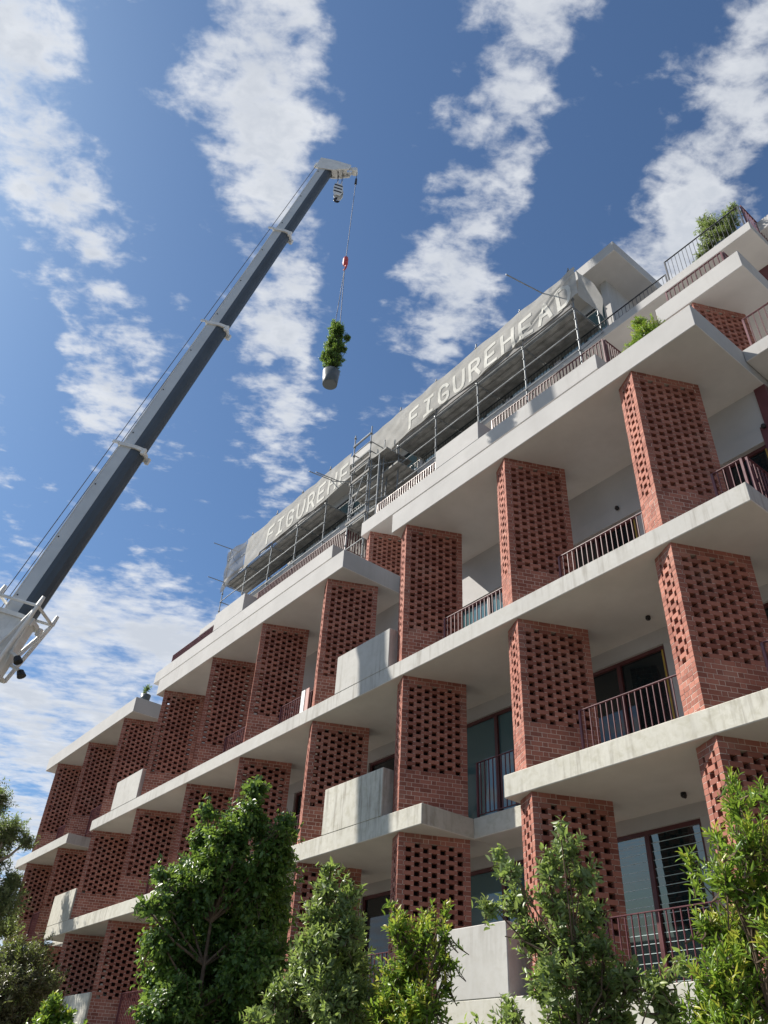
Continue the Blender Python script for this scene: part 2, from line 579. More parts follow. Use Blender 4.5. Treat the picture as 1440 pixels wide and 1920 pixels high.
# maroon corner post and glazing at the right-hand end of level 4
o = MB().box(-4.42, -4.19, YW - 0.03, YW + 0.2, S4T, R5B).build('corner_post', 'maroon_steel', BLD)
MB().box(-4.52, -4.13, YW - 0.06, YW - 0.032, S4T, 10.95).build('corner_post', 'maroon_steel', BLD)
MB().box(-4.188, 3.4, YW + 0.2, YW + 0.4, 10.9, R5T - .34).build('wall', 'render_wall', BLD)
window(-4.18, -1.8, S4T + .05, 10.9, YW + 0.2)
# upper storeys
MB().box(-36.0, -8.4, 16.0, 16.2, R5T, L6B).build('wall', 'render_wall', BLD)
MB().box(-8.38, 3.4, 15.6, 15.8, R5T, L6B).build('wall', 'render_wall', BLD)
MB().box(-35.5, -6.0, 16.6, 16.8, L6T, L7B).build('wall', 'render_wall', BLD)
window(-5.95, -4.9, L6T, L7B - .3, 16.6)
MB().box(-4.85, -4.45, 16.4, 16.8, L6T, L7B).build('corner_post', 'maroon_steel', BLD)
MB().box(-4.4, 3.4, 16.9, 17.1, L6T, 20.85).build('wall', 'render_wall', BLD)
window(-4.3, -2.2, L6T + .1, 19.6, 16.75)
YG = 16.1
o = MB().box(-9.42, -9.15, YG - 0.35, YG + 0.2, L7T, RFB).build('column', 'conc_paint', BLD)
MB().box(-9.42, -9.16, YG + 0.2, YB, L7T, RFB).build('wall', 'render_wall', BLD)
window(-9.15, -9.05, L7T + .05, L7T + 2.3, YG + .6, False, 'glass_teal', 0)
MB().box(-30.0, -9.43, YG, YG + .2, RFB - .42, RFB).build('wall', 'render_wall', BLD)
x = -9.5
while x > -27.9:
    window(x - 2.2, x, L7T + .03, RFB - .425, YG + .02, False, 'glass_teal', 1, 'dark_steel', amber=(int(x * 10) % 3 == 0))
    MB().box(x - 2.5, x - 2.21, YG, YG + .2, L7T, RFB - .422).build('wall', 'render_wall', BLD)
    x -= 2.5

# ------------------------------------------------------------------ brick piers
ANG = math.radians(26.0)
U = Vector((math.sin(ANG), math.cos(ANG), 0))          # along the wide face, going back
V = Vector((-math.cos(ANG), math.sin(ANG), 0))         # along the narrow face, going left and back
PW, PN, BT = 1.44, 0.53, 0.11


def wide_course(par, solid):
    ks = (0, 2, 4, 6) if par == 0 else (1, 3, 5)
    cs = [0.2055 + 0.1715 * k for k in ks]
    edges = [0.0]
    segs = []
    cur = 0.0
    for c in cs:
        segs.append((cur, c - 0.055)); cur = c + 0.055
    segs.append((cur, PW))
    out = []
    for a, b in segs:
        if a == 0.0 and b - a > 0.26:
            out += [(a, 0.105), (0.115, b)]
        elif b == PW and b - a > 0.26:
            out += [(a, PW - 0.115), (PW - 0.105, b)]
        else:
            out.append((a, b))
    if solid:
        out += [(c - 0.045, c + 0.045) for c in cs]
    return sorted(out)


def narrow_course(par, solid):
    if par == 0:
        out = [(0.12, 0.21), (0.32, 0.41)]
        if solid:
            out.append((0.22, 0.31))
    else:
        out = [(0.168, 0.362)]
        if solid:
            out = [(0.12, 0.26), (0.27, 0.41)]
    return sorted(out)


def pier_bricks(H):
    """returns (visible, hidden) lists of brick boxes (origin uvz, size uvz) and mortar boxes"""
    n = int(round(H / 0.086)); ch = H / n; bh = ch - 0.010
    vis, hid, mor = [], [], []
    rec = 0.0035
    prevw = prevn = None
    for r in range(n):
        lat = 10 <= r < n - 2
        par = r % 2
        ws = wide_course(par, not lat); ns = narrow_course(par, not lat)
        z = r * ch + 0.005
        for a, b in ws:
            vis.append(((a, 0, z), (b - a, BT, bh)))
            hid.append(((a, PN - BT, z), (b - a, BT, bh)))
        for a, b in ns:
            vis.append(((0, a, z), (BT, b - a, bh)))
            hid.append(((PW - BT, a, z), (BT, b - a, bh)))
        if not lat:
            z0 = z - 0.005; hh = ch
            mor.append(((rec, rec, z0), (PW - 2 * rec, BT - 2 * rec, hh)))
            mor.append(((rec, PN - BT + rec, z0), (PW - 2 * rec, BT - 2 * rec, hh)))
            mor.append(((rec, BT - rec + .001, z0), (BT - 2 * rec, PN - 2 * BT + 2 * rec - .002, hh)))
            mor.append(((PW - BT + rec, BT - rec + .001, z0), (BT - 2 * rec, PN - 2 * BT + 2 * rec - .002, hh)))
        else:
            # perpend joints in the solid edge of the lattice, then bed joints where bricks overlap
            if par == 1:
                for v0 in (0, PN - BT):
                    mor.append(((0.103, v0 + rec, z + .001), (0.014, BT - 2 * rec, bh - .002)))
                    mor.append(((PW - 0.117, v0 + rec, z + .001), (0.014, BT - 2 * rec, bh - .002)))
            if prevw is not None:
                def inter(A, B):
                    for a, b in A:
                        for c, d in B:
                            lo, hi = max(a, c), min(b, d)
                            if hi - lo > 0.012:
                                yield lo, hi
                for lo, hi in inter(ws, prevw):
                    for v0 in (0, PN - BT):
                        mor.append(((lo + .004, v0 + rec, z - 0.011), (hi - lo - .008, BT - 2 * rec, 0.012)))
                for lo, hi in inter(ns, prevn):
                    for u0 in (0, PW - BT):
                        mor.append(((u0 + rec, lo + .002, z - 0.011), (BT - 2 * rec, hi - lo - .004, 0.012)))
        prevw, prevn = ws, ns
    return vis, hid, mor


def uvz(p):
    return U * p[0] + V * p[1] + Vector((0, 0, p[2]))


PIER_CACHE = {}


def pier_meshes(H):
    key = round(H, 2)
    if key not in PIER_CACHE:
        vis, hid, mor = pier_bricks(H)
        rr = random.Random(int(key * 100))
        def jit(lst):
            out = []
            for o, s in lst:
                j = rr.uniform(-0.0022, 0.0022); k = rr.uniform(-0.0022, 0.0022)
                out.append(((o[0] + j, o[1] + k, o[2] + rr.uniform(-.0012, .0012)), s))
            return out
        vis = jit(vis); hid = jit(hid)
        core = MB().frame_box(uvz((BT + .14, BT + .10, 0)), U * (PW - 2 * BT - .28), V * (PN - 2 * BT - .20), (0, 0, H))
        mm = MB()
        for o, s in mor:
            mm.frame_box(uvz(o), U * s[0], V * s[1], (0, 0, s[2]))
        mv = MB(); mh = MB()
        for o, s in vis:
            mv.frame_box(uvz(o), U * s[0], V * s[1], (0, 0, s[2]))
        for o, s in hid:
            mh.frame_box(uvz(o), U * s[0], V * s[1], (0, 0, s[2]))
        # individual bricks share one mesh for each size
        sizes = {}
        for o, s in vis:
            k = tuple(round(x, 3) for x in s)
            if k not in sizes:
                sizes[k] = MB().frame_box((0, 0, 0), U * s[0], V * s[1], (0, 0, s[2])).mesh('brick', 'brick')
        PIER_CACHE[key] = (core.mesh('brick_pier', 'core_paint'), mm.mesh('mortar', 'mortar'), mv.mesh('brickwork', 'brick'), mh.mesh('brickwork', 'brick'), vis, sizes)
    return PIER_CACHE[key]


def pier(x, y, z0, z1, single=False):
    H = z1 - z0
    cm, mm, mv, mh, vis, sizes = pier_meshes(H)
    base = Vector((x, y, z0))
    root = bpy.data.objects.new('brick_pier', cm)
    COL.objects.link(root)
    root.parent = BLD
    root.matrix_parent_inverse = Matrix.Translation(-WORLD_LOC[BLD.name])
    root.location = base
    def kid(nm, me, loc, kind=None):
        c = bpy.data.objects.new(nm, me)
        COL.objects.link(c); c.parent = root; c.location = loc
        if kind:
            c['kind'] = kind
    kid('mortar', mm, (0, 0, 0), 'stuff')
    kid('brickwork', mh, (0, 0, 0), 'stuff')
    if single:
        for o, s in vis:
            kid('brick', sizes[tuple(round(q, 3) for q in s)], uvz(o))
    else:
        kid('brickwork', mv, (0, 0, 0), 'stuff')


PY = YF + 0.04
for lv in ('S2', 'S3', 'S4'):
    z0, z1, _ = LV[lv]
    for xp in PX[lv]:
        pier(xp, PY, z0, z1, single=(-13 < xp < -5))
pier(-18.46, Y6 + .05, R5T, L6B)
pier(-5.44, Y6 + .04, R5T, L6B)

# ------------------------------------------------------------------ railings
BAL = {}


def railing(p, q, z, h=1.0, sp=0.117, mat='maroon_steel', single=True, bw=0.012, bd=0.024, flat=False):
    p, q = Vector((p[0], p[1], z)), Vector((q[0], q[1], z))
    d = q - p; L = d.length; d.normalize(); nrm = Vector((-d.y, d.x, 0))
    mb = MB()
    mb.frame_box(p - nrm * 0.022 + Vector((0, 0, h - 0.012)), d * L, nrm * 0.044, (0, 0, 0.012))
    mb.frame_box(p - nrm * 0.018 + Vector((0, 0, 0.07)), d * L, nrm * 0.036, (0, 0, 0.012))
    for k in (0, L - 0.04):
        mb.frame_box(p + d * k - nrm * 0.02, d * 0.04, nrm * 0.04, (0, 0, h - 0.0125))
    rl = mb.build('railing', mat, BLD)
    n = max(1, int(L / sp))
    key = (round(h, 2), mat, round(d.x, 2), round(d.y, 2), bw, bd)
    if key not in BAL:
        BAL[key] = MB().frame_box(-d * bw / 2 - nrm * bd / 2, d * bw, nrm * bd, (0, 0, h - 0.096))
    src = BAL[key]
    if single:
        me = src.mesh('baluster', mat)
        for i in range(1, n):
            link('baluster', me, rl).location = p + d * (L * i / n) + Vector((0, 0, 0.083))
    else:
        allb = MB()
        for i in range(1, n):
            c = p + d * (L * i / n) + Vector((0, 0, 0.083))
            allb.add([Vector(v) + c for v in src.v], src.f)
        allb.build('balusters', mat, rl, kind='stuff')
    return rl


YR = YF + 0.65
for lv in ('S2', 'S3', 'S4'):
    z0 = LV[lv][0]
    for xp in PX[lv]:
        if xp > -4:
            continue
        if lv == 'S4' and xp > -6:
            railing((-4.95, YR), (-4.36, YR), z0); railing((-4.30, YR + 0.02), (-4.30, YW - .1), z0, bw=0.05, bd=0.012)
            continue
        if lv == 'S4' and -16.5 < xp < -15 or lv == 'S4' and -26.6 < xp < -25 or lv == 'S3' and -16.5 < xp < -15 or lv == 'S3' and -30.5 < xp < -29:
            continue
        if lv == 'S3' and -13 < xp < -12:
            railing((-11.68, 11.45), (-9.57, 11.45), z0, 1.14)
            continue
        if lv == 'S2' and -13 < xp < -12:
            continue
        railing((xp + 0.74, YR), (xp + 3.10, YR), z0, single=xp > -23)
railing((-15.15, 12.1), (-13.2, 12.1), R5T, 1.0)
railing((-4.1, 12.0), (-2.9, 12.0), R5T, 1.05)
railing((-2.86, 12.0), (-2.86, 15.0), R5T, 1.05, bw=0.05, bd=0.012, single=False)
# level 6 terraces
Y6R = Y6 + 0.6
for a, b in ((-18.9, -15.0), (-12.92, -8.42), (-35.6, -30.03), (-27.37, -20.8), (-6.30, -4.60)):
    railing((a, Y6R), (b, Y6R), L6T, 1.12, sp=0.125, single=False, bw=0.014, bd=0.05)
railing((-8.40, Y6R + .03), (-8.40, 15.3), L6T, 1.12, sp=0.1, single=False, bw=0.05, bd=0.012)
railing((-4.58, Y6R + .03), (-4.58, 15.6), L6T, 1.12, sp=0.1, single=False, bw=0.05, bd=0.012)
railing((-20.75, Y6R + .03), (-20.75, 15.0), L6T, 1.12, sp=0.12, single=False, bw=0.05, bd=0.012)
# level 7 terrace
Y7R = Y7 + 0.12
railing((-30.0, Y7R + .25), (-6.9, Y7R + .25), L7T, 0.85, sp=0.14, mat='dark_steel', single=False, bd=0.014)
railing((-6.75, Y7R), (-4.25, Y7R), L7T, 1.05, sp=0.125, mat='dark_steel', single=False, bd=0.014)
railing((-4.2, Y7R + .03), (-4.2, 17.5), L7T, 1.05, sp=0.125, mat='maroon_steel', single=False)
railing((-6.83, 16.2), (-4.4, 16.2), L7T, 1.0, sp=0.09, mat='maroon_steel', single=False, bw=0.06)

# ------------------------------------------------------------------ foliage
def leaf_arrays(base, direc, up, length, width, tip):
    """vectorised bent leaves: 6 verts, 4 faces each"""
    d = direc / (np.linalg.norm(direc, axis=1, keepdims=True) + 1e-9)
    s = np.cross(d, up); s /= (np.linalg.norm(s, axis=1, keepdims=True) + 1e-9)
    nn = np.cross(s, d)
    L = length[:, None]; Wd = width[:, None]
    v0 = base
    v1 = base + d * L * 0.35 + s * Wd * 0.5 + nn * L * 0.05
    v2 = base + d * L * 0.70 + s * Wd * 0.42 + nn * L * 0.02
    v3 = base + d * L - nn * L * 0.10
    v4 = base + d * L * 0.70 - s * Wd * 0.42 + nn * L * 0.02
    v5 = base + d * L * 0.35 - s * Wd * 0.5 + nn * L * 0.05
    m0 = base + d * L * 0.5 - nn * L * 0.02
    vs = np.stack([v0, v1, v2, v3, v4, v5, m0], 1).reshape(-1, 3)
    n = len(base)
    fs = np.array([[0, 6, 1], [1, 6, 2], [2, 6, 3], [3, 6, 4], [4, 6, 5], [5, 6, 0]])
    fs = (fs[None] + (np.arange(n) * 7)[:, None, None]).reshape(-1, 3)
    tp = np.repeat(tip, 7)
    return vs, fs, tp


def foliage_mesh(name, parts, mat):
    vs = np.concatenate([p[0] for p in parts]); tp = np.concatenate([p[2] for p in parts])
    off = 0; fl = []
    for p in parts:
        fl.append(p[1] + off); off += len(p[0])
    fs = np.concatenate(fl)
    me = bpy.data.meshes.new(name)
    me.vertices.add(len(vs)); me.vertices.foreach_set('co', vs.ravel())
    me.loops.add(len(fs) * 3); me.loops.foreach_set('vertex_index', fs.ravel().astype(np.int32))
    me.polygons.add(len(fs)); me.polygons.foreach_set('loop_start', np.arange(0, len(fs) * 3, 3, dtype=np.int32))
    me.update(calc_edges=True)
    a = me.attributes.new('tipness', 'FLOAT', 'POINT'); a.data.foreach_set('value', tp.astype(np.float32))
    me.materials.append(MATS[mat])
    return me


def unit(n):
    v = rng.normal(size=(n, 3)); return v / np.linalg.norm(v, axis=1, keepdims=True)


def grow(root, lobes, base, leaf, wid, mat, per_m3, bark='bark', nleaf=12, tw=0.24, tipp=0.2, stems=1, droop=0.0, stem_r=0.035, upb=0.5, spreadlf=0.9, gap=0.35, trunk_top=None):
    """lobes: (centre xyz, radius xyz); a branch to each lobe, twigs inside it, leaves along the twigs"""
    base = np.array(base, float)
    wood = MB(); leaves = []
    zs = [c[2] for c, r in lobes]
    cen = np.mean([c for c, r in lobes], axis=0)
    top = np.array([cen[0], cen[1], np.percentile(zs, 70)]) if trunk_top is None else np.array(trunk_top, float)
    spine = []
    for k in range(9):
        f = k / 8
        p = base * (1 - f) + top * f
        p = p + np.array([math.sin(f * 5 + base[0]) * .04, math.cos(f * 4 + base[1]) * .04, 0]) * (1 if 0 < f else 0)
        spine.append(p)
    wood.path([tuple(p) for p in spine], [stem_r * (1 - 0.75 * k / 8) for k in range(9)], 8)
    for c, r in lobes:
        c = np.array(c, float); r = np.array(r, float)
        cand = [p for p in spine if p[2] < c[2] + 0.05] or [spine[0]]
        s = cand[-1] if len(cand) < 3 else cand[-2]
        if len(cand) == 9:
            s = spine[7]
        mid = (s + c) / 2 + np.array([rng.normal() * .05, rng.normal() * .05, -0.06 * np.linalg.norm(c - s)])
        br = max(0.006, stem_r * 0.35)
        wood.path([tuple(s), tuple(mid), tuple(c)], [br, br * .7, br * .4], 6)
        vol = 4.19 * r[0] * r[1] * r[2]
        nt = max(6, int(per_m3 * vol ** 0.78))
        dirs = unit(nt)
        rad = rng.uniform(0.30, 1.0, nt) ** 0.55
        # uneven outline: each direction has its own reach, some directions stay bare
        wob = 0.78 + 0.34 * np.sin(dirs[:, 0] * 5.1 + c[0] * 9) * np.cos(dirs[:, 2] * 4.3 + c[2] * 7) + rng.normal(0, .10, nt)
        keep = rng.uniform(size=nt) > gap * (np.sin(dirs[:, 0] * 3.3 + c[1] * 5) * np.sin(dirs[:, 1] * 4.1 + c[2] * 6) > 0.15)
        dirs, rad, wob = dirs[keep], rad[keep], wob[keep]; nt = len(dirs)
        tips = c + dirs * r * (rad * wob)[:, None]
        td = dirs * 0.75 + np.array([0, 0, upb - droop]) + rng.normal(0, .25, (nt, 3))
        td /= np.linalg.norm(td, axis=1, keepdims=True)
        lens = tw * rng.uniform(0.6, 1.25, nt)
        st = tips - td * lens[:, None]
        for i in range(nt):
            if rng.uniform() < 0.55:
                q = c + (st[i] - c) * 0.25
                wood.path([tuple(q), tuple(st[i] * .5 + q * .5 + np.array([0, 0, -.02])), tuple(st[i]), tuple(tips[i])], [0.006, 0.005, 0.004, 0.002], 3)
        # leaves spiral along each twig and end in a rosette
        f = np.tile(np.linspace(0.12, 1.0, nleaf), nt) + rng.normal(0, .04, nt * nleaf)
        idx = np.repeat(np.arange(nt), nleaf)
        b = st[idx] + td[idx] * (lens[idx] * f)[:, None]
        ang = np.tile(np.arange(nleaf) * 2.4, nt) + rng.uniform(0, 6.28, nt)[idx]
        ax = td[idx]
        o1 = np.cross(ax, np.array([0.3, 0.2, 0.93])); o1 /= np.linalg.norm(o1, axis=1, keepdims=True) + 1e-9
        o2 = np.cross(ax, o1)
        side = o1 * np.cos(ang)[:, None] + o2 * np.sin(ang)[:, None]
        ld = side * spreadlf + ax * (0.35 + 0.55 * f)[:, None] + np.array([0, 0, -droop]) + rng.normal(0, .18, (len(b), 3))
        ln = leaf * rng.uniform(0.6, 1.15, len(b)) * (1.05 - 0.35 * np.clip(f, 0, 1))
        fresh = (rng.uniform(size=nt) < tipp)[idx] * np.clip((f - 0.45) * 1.9, 0, 1)
        leaves.append(leaf_arrays(b, ld, ax + rng.normal(0, .2, (len(b), 3)), ln, ln * wid, fresh))
    tr = wood.build('trunk', bark, root)
    me = foliage_mesh('crown', leaves, mat)
    link('crown', me, root, 'stuff')


def px_lobes(lst, d, flat=1.0, depth_jit=0.25):
    out = []
    for (x, y, r) in lst:
        rr = r / F_PX * d
        dd = d + rng.uniform(-1, 1) * depth_jit
        c = at(x, y, dd)
        out.append((c, (rr, rr, rr * flat)))
    return out


def shrub(name, label, cat, lst, d, leaf, wid, mat, per, group=None, base=None, **kw):
    lobes = px_lobes(lst, d, depth_jit=kw.pop('dj', 0.25))
    cen = np.mean([c for c, r in lobes], axis=0)
    b = (cen[0], cen[1], GZ) if base is None else base
    # fill the crown below the frame down towards the ground
    zmin = min(c[2] for c, r in lobes)
    rt = thing(name, label, cat, b, group)
    if kw.pop('fill', True):
        z = zmin - 0.35
        while z > GZ + 0.5:
            for k in range(2):
                lobes.append((np.array([cen[0] + rng.normal() * .25, cen[1] + rng.normal() * .25, z]), (.38, .38, .38)))
            z -= 0.55
    grow(rt, lobes, b, leaf, wid, mat, per, **kw)
    return rt


shrub('garden_tree', 'tall dense dark green leafy tree in front of the brick piers', 'tree',
      [(388, 1525, 20), (380, 1575, 36), (340, 1640, 36), (305, 1690, 30), (300, 1760, 40), (300, 1830, 42), (300, 1900, 46), (528, 1610, 36), (522, 1680, 32), (480, 1480, 30), (470, 1530, 45), (430, 1570, 55), (515, 1590, 50), (400, 1640, 65), (480, 1660, 75), (350, 1700, 55), (420, 1740, 85), (510, 1730, 45),
       (330, 1780, 60), (390, 1830, 85), (480, 1810, 75), (330, 1890, 60), (440, 1910, 90), (535, 1545, 22), (272, 1700, 18), (300, 1640, 22), (520, 1880, 45)],
      12.6, 0.105, 0.46, 'leaf_dark', 540, dj=0.5, nleaf=13, tw=0.34, tipp=0.25, droop=0.45, gap=0.40, stem_r=0.06)
shrub('garden_shrub', 'bushy olive green shrub with upright leafy tips under the concrete parapet', 'shrub',
      [(622, 1622, 18), (612, 1655, 32), (650, 1680, 38), (600, 1710, 42), (650, 1740, 50), (590, 1775, 48), (650, 1810, 62), (565, 1830, 50), (620, 1870, 75), (515, 1870, 38), (560, 1900, 60), (690, 1870, 45), (480, 1895, 22), (640, 1930, 80)],
      7.8, 0.078, 0.36, 'leaf_olive', 720, dj=0.28, nleaf=14, tw=0.22, tipp=0.35, gap=0.45, stem_r=0.05, spreadlf=0.75)
shrub('garden_shrub', 'fresh yellow-green shrub growing against the brick pier beside the concrete wall', 'shrub',
      [(738, 1690, 16), (745, 1735, 32), (802, 1705, 18), (800, 1745, 34), (836, 1700, 14), (832, 1745, 22), (770, 1790, 50), (825, 1790, 30), (760, 1850, 58), (725, 1890, 45), (800, 1870, 40), (838, 1840, 14), (845, 1800, 14), (770, 1920, 60)],
      7.3, 0.070, 0.34, 'leaf_bright', 800, dj=0.25, nleaf=14, tw=0.20, tipp=0.5, gap=0.4, stem_r=0.04, spreadlf=0.65, upb=0.8)
shrub('garden_shrub', 'loose grey-green shrub with glossy leaf rosettes before the louvred window', 'shrub',
      [(1050, 1552, 20), (1062, 1590, 36), (1030, 1625, 36), (1090, 1640, 36), (935, 1600, 15), (960, 1630, 28), (915, 1690, 24), (965, 1685, 36), (1040, 1690, 50), (1105, 1705, 38), (1000, 1750, 45), (1070, 1770, 60), (1130, 1770, 32),
       (1030, 1830, 58), (1110, 1840, 60), (1180, 1830, 42), (960, 1890, 26), (1060, 1900, 60), (1150, 1900, 55), (1230, 1840, 34), (1275, 1800, 26), (1250, 1890, 45)],
      5.9, 0.074, 0.36, 'leaf_olive', 720, dj=0.25, nleaf=13, tw=0.17, tipp=0.25, gap=0.45, stem_r=0.022, spreadlf=0.8)
shrub('garden_tree', 'slender lime green tree with narrow leaves and reddish tips beside the louvred window', 'tree',
      [(1368, 1455, 20), (1380, 1500, 34), (1425, 1480, 30), (1290, 1605, 14), (1345, 1560, 26), (1400, 1570, 52), (1310, 1650, 18), (1360, 1640, 44), (1420, 1660, 50), (1330, 1720, 36), (1390, 1740, 62), (1350, 1810, 58), (1420, 1830, 60), (1320, 1890, 45), (1390, 1910, 70), (1470, 1600, 60), (1480, 1750, 70)],
      5.4, 0.075, 0.25, 'leaf_bright', 860, dj=0.25, nleaf=14, tw=0.19, tipp=0.42, gap=0.40, stem_r=0.02, spreadlf=0.55, upb=0.9)
shrub('garden_bush', 'brownish fine-leaved rounded bush at the foot of the far brick piers', 'bush',
      [(60, 1795, 38), (25, 1790, 40), (85, 1840, 32), (35, 1850, 55), (85, 1890, 35), (20, 1910, 50), (-40, 1850, 60)],
      19.0, 0.10, 0.30, 'leaf_brown', 420, dj=0.5, nleaf=14, tw=0.35, tipp=0.25, gap=0.3, stem_r=0.08)
shrub('garden_bush', 'small light green bush in front of the far concrete parapet', 'bush',
      [(103, 1872, 12), (98, 1895, 20), (122, 1905, 18), (85, 1910, 18)],
      12.5, 0.085, 0.5, 'leaf_bright', 900, dj=0.15, nleaf=12, tw=0.2, tipp=0.2, gap=0.3, stem_r=0.03)
c0 = at(-80, 1650, 34.0)
shrub('gum_tree', 'pale green gum tree beyond the far end of the building', 'tree',
      [(-10, 1500, 34), (15, 1560, 36), (52, 1575, 18), (-20, 1610, 40), (0, 1690, 46), (25, 1650, 24), (-60, 1560, 60), (-60, 1700, 70), (15, 1735, 26), (-100, 1480, 50)],
      34.0, 0.17, 0.30, 'leaf_grey', 170, base=(c0[0], c0[1], GZ), dj=1.0, nleaf=14, tw=0.6, tipp=0.1, gap=0.45, stem_r=0.22, droop=0.3, bark='bark_pale', fill=False)


def potted(name, label, loc, pot_r, pot_h, lobes, leaf, wid, mat, per, show_pot=True, **kw):
    x, y, z = loc
    rt = thing(name, label, 'potted tree', loc)
    prof = [(pot_r * 0.80, 0), (pot_r * 0.86, 0.03 * pot_h), (pot_r, pot_h), (pot_r * 0.9, pot_h), (pot_r * 0.88, pot_h * 0.93)]
    po = MB().lathe(prof, loc, 40).build('pot', 'pot_grey', rt)
    po.data.polygons.foreach_set('use_smooth', [len(p.vertices) == 4 for p in po.data.polygons])
    grow(rt, [(np.array([x + a, y + b, z + c]), (r, r, r2)) for a, b, c, r, r2 in lobes], (x, y, z + pot_h * .9), leaf, wid, mat, per, **kw)
    return rt


potted('potted_tree', 'small bright green tree on the terrace behind the top concrete slab edge', (-5.85, 11.2, R5T), 0.32, 0.75,
       [(0, 0, 1.55, .38, .40), (-.22, .05, 1.3, .36, .35), (.28, 0, 1.4, .36, .35), (-.05, 0, 1.95, .26, .32), (.05, .1, 1.05, .4, .35), (-.45, 0, 1.0, .32, .30)], 0.06, 0.4, 'leaf_bright', 900, nleaf=12, tw=.16, stem_r=.03)
potted('potted_tree', 'grey-green tree behind the uppermost terrace railing against the cloud', (-5.15, 15.75, L7T), 0.36, 0.6,
       [(-.15, 0, 1.75, .5, .5), (.3, 0, 1.6, .45, .45), (-.3, 0, 2.25, .34, .40), (-.45, .1, 1.3, .42, .4), (.1, 0, 1.2, .45, .35), (-.75, 0, 1.0, .28, .25), (.55, 0, 2.0, .25, .25)], 0.075, 0.42, 'leaf_grey', 560, nleaf=12, tw=.22, stem_r=.035, tipp=.5)
potted('potted_tree', 'tiny sprig of a plant on the roof edge at the far end', (-29.05, 10.45, R5T), 0.2, 0.3,
       [(0, 0, .62, .22, .2), (-.2, 0, .55, .15, .15)], 0.08, 0.4, 'leaf_dark', 420, nleaf=8, tw=.18, stem_r=.02)

# ------------------------------------------------------------------ scaffolding
SCF = thing('scaffolding', 'grey tube scaffolding with decks and guardrails along the top terrace', 'scaffolding', (-20, 14.3, L6T))
YA, YBK = 14.3, 15.62
FR = [-9.62, -11.86, -14.10, -16.34, -18.53, -23.50, -25.73, -27.95, -30.25, -32.50]
TR = 0.026


def standard(x, y, z0, z1):
    mb = MB().tube((x, y, z0), (x, y, z1), TR, None, 8)
    z = z0 + 0.12
    while z < z1:
        mb.tube((x, y, z - .012), (x, y, z + .012), 0.058, None, 8)
        z += 0.5
    mb.box(x - .07, x + .07, y - .07, y + .07, z0, z0 + .012)
    return mb.build('standard', 'galv', SCF)


def bar(p, q, name='ledger', r=0.022, mat='galv'):
    return MB().tube(p, q, r, None, 8).build(name, mat, SCF)


for x in FR:
    standard(x, YA, L6T, 23.33 + random.uniform(-.06, .12))
    standard(x + .03, YBK, L7T, 22.6)
    bar((x + .03, YA - .1, 21.17), (x + .03, YBK + .25, 21.17), 'transom')
    bar((x + .03, YA, 19.15), (x + .03, Y7 - .02, 19.15), 'transom')
RUNS = [FR[:5], FR[5:]]
for run in RUNS:
    for a, b in zip(run[:-1], run[1:]):
        for z in (21.18, 20.18, 19.18, 22.2, 22.7):
            bar((a, YA - .03, z), (b, YA - .03, z))
        for z in (21.25, 22.2):
            bar((a, YBK, z), (b, YBK, z))
        # deck of steel planks
        for k in range(5):
            y0 = YA + 0.06 + k * 0.25
            dk = MB()
            dk.box(b + .03, a - .03, y0, y0 + 0.225, 21.21, 21.255)
            dk.box(b + .03, a - .03, y0, y0 + 0.02, 21.17, 21.209); dk.box(b + .03, a - .03, y0 + .205, y0 + .225, 21.17, 21.209)
            dk.build('deck_plank', 'galv_old', SCF)
        MB().box(b + .03, a - .03, YA - .055, YA - .03, 21.27, 21.45).build('toe_board', 'ply', SCF)
bar((FR[5], YA - .03, 19.18), (-22.2, YA - .03, 19.18)); bar((FR[4], YA - .03, 21.18), (-20.0, YA - .03, 21.18)); bar((FR[4], YA - .03, 20.18), (-20.0, YA - .03, 20.18))
# braces
bar((FR[0], YA + .05, 19.2), (FR[0] + .9, YBK, 21.1), 'brace'); bar((FR[9], YA + .05, 17.5), (FR[8], YA + .05, 19.1), 'brace')
bar((FR[2], YA + .08, 19.3), (FR[2] - 1.1, YBK, 21.1), 'brace'); bar((FR[6], YA + .08, 19.3), (FR[6] - 1.1, YBK, 21.1), 'brace')
# tubes poking out past the cladding
for x, z, l in ((-10.6, 22.95, 1.6), (-23.0, 22.2, 1.2), (-32.3, 23.3, 1.0), (-32.4, 21.3, 0.9), (-22.2, 21.6, 1.3)):
    bar((x - .25 * l, YA - l, z + .06), (x, YA + .4, z), 'putlog')
# left return
for z in (21.18, 20.18, 19.18, 22.2):
    bar((FR[9], YA, z), (FR[9], YBK, z))
for k in range(4):
    bar((FR[9] - .1 - .12 * k, YA + .25 * k, 17.6 + .35 * k), (FR[8], YA + .25 * k, 17.6 + .35 * k), 'ledger', 0.018)
